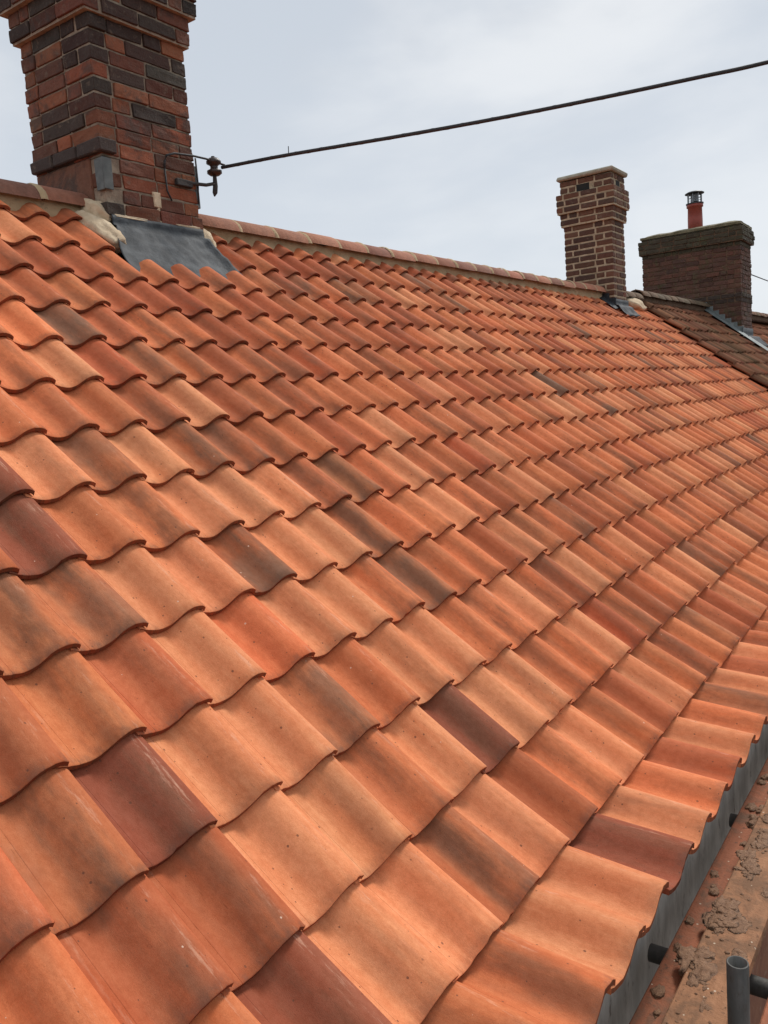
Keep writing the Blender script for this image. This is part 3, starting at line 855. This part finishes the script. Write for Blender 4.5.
# ---------------------------------------------------------------- insulator bracket and cables
br=thing('wall_bracket','small rusty iron bracket with a brown reel insulator, bolted to the near brick stack','bracket',(2.6,-.06,.3))
m=MB(); v,f=tube_vf([(2.48,-.066,.283),(2.60,-.072,.292),(2.66,-.08,.295),(2.73,-.08,.315)],.010,10); m.add(v,f,smooth=True)
v,f=cham_box(2.44,2.56,-.078,-.05,.262,.300,.004,.002); m.add(v,f)
v,f=tube_vf([(2.735,-.08,.47),(2.735,-.08,.36),(2.733,-.08,.30),(2.725,-.08,.262),(2.718,-.08,.24)],.01,10,True,[.011,.011,.015,.015,.004]); m.add(v,f,smooth=True)
m.build('bracket_arm',MIRON,br,origin=(2.6,-.08,.3))
m=MB(); lathe(m,2.737,-.08,[(.0,.462),(.03,.458),(.044,.442),(.044,.430),(.024,.418),(.022,.408),(.024,.398),(.044,.388),(.044,.374),(.028,.362),(.0,.360)],20)
m.build('insulator',MPORC,br,origin=(2.737,-.08,.4))
m=MB(); 
P=[(2.37,-.062,.34),(2.372,-.066,.38),(2.385,-.07,.412),(2.44,-.075,.432),(2.58,-.078,.444),(2.68,-.08,.446),(2.76,-.09,.437),(2.80,-.11,.425)]
v,f=tube_vf(P,.0065,8); m.add(v,f,smooth=True)
m.build('tie_wire',MCABLE,br,origin=(2.6,-.08,.4))
m=MB(); v,f=tube_vf([(2.37,-.062,.35),(2.372,-.062,.22),(2.40,-.062,.17)],.005,8); m.add(v,f,smooth=True)
m.build('lead_in_wire',MCABLE,br,origin=(2.4,-.06,.3)); m=MB()
v,f=tube_vf([(2.61,-.062,.44),(2.612,-.062,.30),(2.60,-.062,.18)],.005,8); m.add(v,f,smooth=True)
m.build('lead_in_wire',MCABLE,br,origin=(2.4,-.06,.3))
# overhead cable, two strands twisted near the insulator
pts=[Vector(p) for p in ((2.765,-.115,.405),(2.831,-.593,.384),(3.007,-1.225,.371),(3.187,-1.736,.378),(3.346,-2.217,.390),(3.507,-2.663,.411),(3.627,-2.948,.432),(3.90,-3.7,.50),(4.6,-5.6,.76),(5.9,-9.2,1.45))]
def smooth_path(P,n):
    out=[]
    for i in range(len(P)-1):
        p0=P[max(i-1,0)];p1=P[i];p2=P[i+1];p3=P[min(i+2,len(P)-1)]
        for k in range(n):
            t=k/n; out.append(.5*((2*p1)+(-p0+p2)*t+(2*p0-5*p1+4*p2-p3)*t*t+(-p0+3*p1-3*p2+p3)*t**3))
    out.append(P[-1]); return out
sp=smooth_path(pts,14)
m=MB(); v,f=tube_vf(sp,.0098,10); m.add(v,f,smooth=True)
hel=[]
d=0
for i in range(0,46):
    p=sp[i]
q=sp[:60]; k=0; acc=0
for i in range(len(q)-1):
    seg=(q[i+1]-q[i]); n_=6
    for j in range(n_):
        p=q[i]+seg*(j/n_); acc+=seg.length/n_; a=acc*2*math.pi/.16
        hel.append(p+Vector((math.cos(a)*.0068,0,math.sin(a)*.0068)))
v,f=tube_vf(hel,.004,6); m.add(v,f,smooth=True)
v,f=tube_vf([Vector((2.828,-.585,.385)),Vector((2.829,-.587,.43))],.0025,6); m.add(v,f)
tag(m.build('power_cable',MCABLE,origin=(2.77,-.1,.4)),'thick black twisted cable sagging across the sky from the near stack','cable')
m=MB(); v,f=tube_vf([(15.6,-.2,.84),(17.5,-.1,1.0),(19.68,0,1.06),(26,.3,1.5)],.011,8); m.add(v,f,smooth=True)
tag(m.build('power_cable',MCABLE,origin=(16,-.2,.9)),'thin grey wire leaving the mossy stack at the edge of the view','cable')

# ---------------------------------------------------------------- scaffold
def plank(x0,x1,y0,y1,z0,z1,matr,label,ends=True):
    m=MB(); n=60; vs=[];c=.004
    prof=[(y0+c,z0),(y1-c,z0),(y1,z0+c),(y1,z1-c),(y1-c,z1),(y1-(y1-y0)*.33,z1),(y1-(y1-y0)*.66,z1),(y0+c,z1),(y0,z1-c),(y0,z0+c)]
    for i in range(n+1):
        x=x0+(x1-x0)*i/n
        for y,z in prof: vs.append((x,y+.0015*noise.noise(Vector((x*3,z*20,y))),z+.0015*noise.noise(Vector((x*4,y*20,1)))))
    k=len(prof); fs=[(i*k+j,i*k+(j+1)%k,(i+1)*k+(j+1)%k,(i+1)*k+j) for i in range(n) for j in range(k)]
    fs+=[tuple(range(k)),tuple(n*k+j for j in range(k))[::-1]]
    m.add(vs,fs); return tag(fix_normals(m.build('scaffold_board',matr,origin=(x0,y0,z1))),label,'board','scaffold boards along the eaves')
ZB=-2.578
plank(-1.6,5.6,-3.30,-3.112,ZB-.038,ZB,MPLANK2,'dirty orange board nearest the wall, half hidden under the paler timber')
plank(-1.2,6.3,-3.325,-3.192,ZB+.003,ZB+.038,MPLANK,'pale muddy timber with dried mortar lumps lying on top of another board')
plank(-1.6,5.2,-3.62,-3.375,ZB-.038,ZB,MPLANK2,'orange board beyond the upright tube, only its corner in view')
px=1.170
for k in range(-2,6):
    x=px+.85*k
    y_in=-3.048 if k==0 else -3.06-.012*(k%2)
    tb_=pipe_mb((x,y_in,ZB-.063),(x,-3.95,ZB-.063)).build('scaffold_tube',MSTEEL,origin=(x,-3.5,ZB-.063))
    tag(tb_,'grey cross tube under the boards, its open end showing beside the wall' if k==0 else 'second grey cross tube, its short end showing higher up the gap' if k==1 else 'grey cross tube under the boards, out of clear view','scaffold tube','cross tubes under the boards')
px0,py0=.873,-3.349
tag(pipe_mb((px0,py0,-5.),(px0,py0,-2.378)).build('scaffold_tube',MSTEEL,origin=(px0,py0,-5)),'upright grey steel tube with an open top standing beside the muddy timber','scaffold tube')
tag(pipe_mb((-2,-3.90,ZB-.115),(6.5,-3.90,ZB-.115)).build('scaffold_tube',MSTEEL,origin=(2,-3.9,ZB-.115)),'long grey tube running along the outside beneath the cross tubes','scaffold tube')
for x in (-1.2,3.2,5.9):
    tag(pipe_mb((x,-3.955,-5.),(x,-3.955,-1.7)).build('scaffold_tube',MSTEEL,origin=(x,-3.955,-5)),'tall outer upright tube of the scaffold','scaffold tube','outer scaffold uprights')
# crumbs and lumps of mortar on the boards
def lump(m,x,y,z,sx,sy,sz,seed):
    bm=bmesh.new(); bmesh.ops.create_icosphere(bm,subdivisions=3,radius=1)
    for v in bm.verts:
        d=v.co.copy(); k=1+.6*noise.noise(d*1.6+Vector((seed,0,0)))+.4*noise.noise(d*4.5+Vector((seed,5,0)))+.15*noise.noise(d*11+Vector((seed,5,0)))
        v.co=Vector((x+d.x*sx*k,y+d.y*sy*k,z+max(-.3,d.z)*sz*k))
    m.add([v.co[:] for v in bm.verts],[tuple(q.index for q in f.verts) for f in bm.faces],smooth=True); bm.free()
m=MB(); rnd=random.Random(5)
ZT=ZB+.038; 
for (x,y,s_) in ((1.05,-3.215,.030),(.98,-3.225,.018),(1.27,-3.235,.034),(1.32,-3.215,.022),(1.22,-3.225,.015),(1.13,-3.29,.016),(1.55,-3.235,.026),(1.62,-3.21,.022),(1.75,-3.24,.03),(1.9,-3.23,.026),(.90,-3.265,.012),(2.1,-3.24,.03),(1.45,-3.30,.014)):
    for k in range(9): lump(m,x+rnd.gauss(0,s_*.7),y+rnd.gauss(0,s_*.45),ZT,s_*rnd.uniform(.3,1.6),s_*rnd.uniform(.25,.9),s_*rnd.uniform(.05,.2),rnd.random()*50)
for k in range(26):
    x=rnd.uniform(.75,2.6); s_=rnd.uniform(.008,.03); lump(m,x,rnd.uniform(-3.18,-3.13),ZB,s_,s_*.6,s_*.35,rnd.random()*50)
for k in range(150):
    x=rnd.uniform(.6,3.0); s_=rnd.uniform(.0015,.006); lump(m,x,rnd.uniform(-3.32,-3.2),ZT,s_,s_,s_*.6,rnd.random()*50)
tag(m.build('mortar_crumbs',MMUD,origin=(1.2,-3.2,ZT)),'dried brown mortar lumps and crumbs scattered on the boards','debris',kind='stuff')

# ---------------------------------------------------------------- ground
m=MB(); m.add([(-600,-600,-5.),(600,-600,-5.),(600,600,-5.),(-600,600,-5.)],[(0,1,2,3)])
tag(m.build('ground',MGROUND),None,None,kind='structure')

# ---------------------------------------------------------------- sky, sun, camera
w=bpy.data.worlds.new('World'); sc.world=w; w.use_nodes=True; nt=w.node_tree; nt.nodes.clear(); n=N(nt)
out=nt.nodes.new('ShaderNodeOutputWorld'); b1=nt.nodes.new('ShaderNodeBackground'); b2=nt.nodes.new('ShaderNodeBackground'); mx=nt.nodes.new('ShaderNodeMixShader')
sky=nt.nodes.new('ShaderNodeTexSky'); sky.sky_type='NISHITA'; sky.sun_disc=False
sun_dir=Vector((.64,-.06,.70)).normalized()
sky.sun_elevation=math.asin(sun_dir.z); sky.sun_rotation=math.atan2(sun_dir.x,sun_dir.y)
nt.links.new(sky.outputs[0],b1.inputs[0]); b1.inputs[1].default_value=.08
tc=nt.nodes.new('ShaderNodeTexCoord'); g=tc.outputs['Generated']
c1=n.noise(n.scale(g,1.0,1.0,2.6),2.3,6,.5,.3); c2=n.noise(n.scale(g,1,1,2.2),5.5,5,.5)
z=n.sep(g)[2]
cc=n.mix(n.ramp(c1,.36,.64),col(.60,.65,.715),col(.82,.84,.86))
cc=n.mix(n.ramp(c2,.5,.72,0,.4),cc,col(.61,.645,.695))
cc=n.mix(n.ramp(z,.0,.45,.6,0),cc,col(.75,.795,.85))
nt.links.new(cc,b2.inputs[0]); b2.inputs[1].default_value=.97
mx.inputs[0].default_value=.9
nt.links.new(b1.outputs[0],mx.inputs[1]);nt.links.new(b2.outputs[0],mx.inputs[2]);nt.links.new(mx.outputs[0],out.inputs[0])
sl=bpy.data.lights.new('sun','SUN'); sl.energy=2.35; sl.angle=math.radians(12); sl.color=(1,.95,.88)
so=bpy.data.objects.new('sun',sl); COL.objects.link(so); so.rotation_euler=sun_dir.to_track_quat('Z','Y').to_euler(); so.location=(0,0,20)
cd=bpy.data.cameras.new('camera'); cam=bpy.data.objects.new('camera',cd); COL.objects.link(cam)
cd.sensor_fit='VERTICAL'; cd.sensor_height=24; cd.lens=F/1024*24; cd.clip_start=.05; cd.clip_end=3000
rx=MR@Vector((1,0,0)); ry=MR@Vector((0,-1,0)); rz=MR@Vector((0,0,-1))
Mw=Matrix((rx,ry,rz)).transposed().to_4x4(); Mw.translation=CAM; cam.matrix_world=Mw
sc.camera=cam
sc.view_settings.view_transform='Standard'; sc.view_settings.look='None'; sc.view_settings.exposure=.13; sc.view_settings.gamma=1
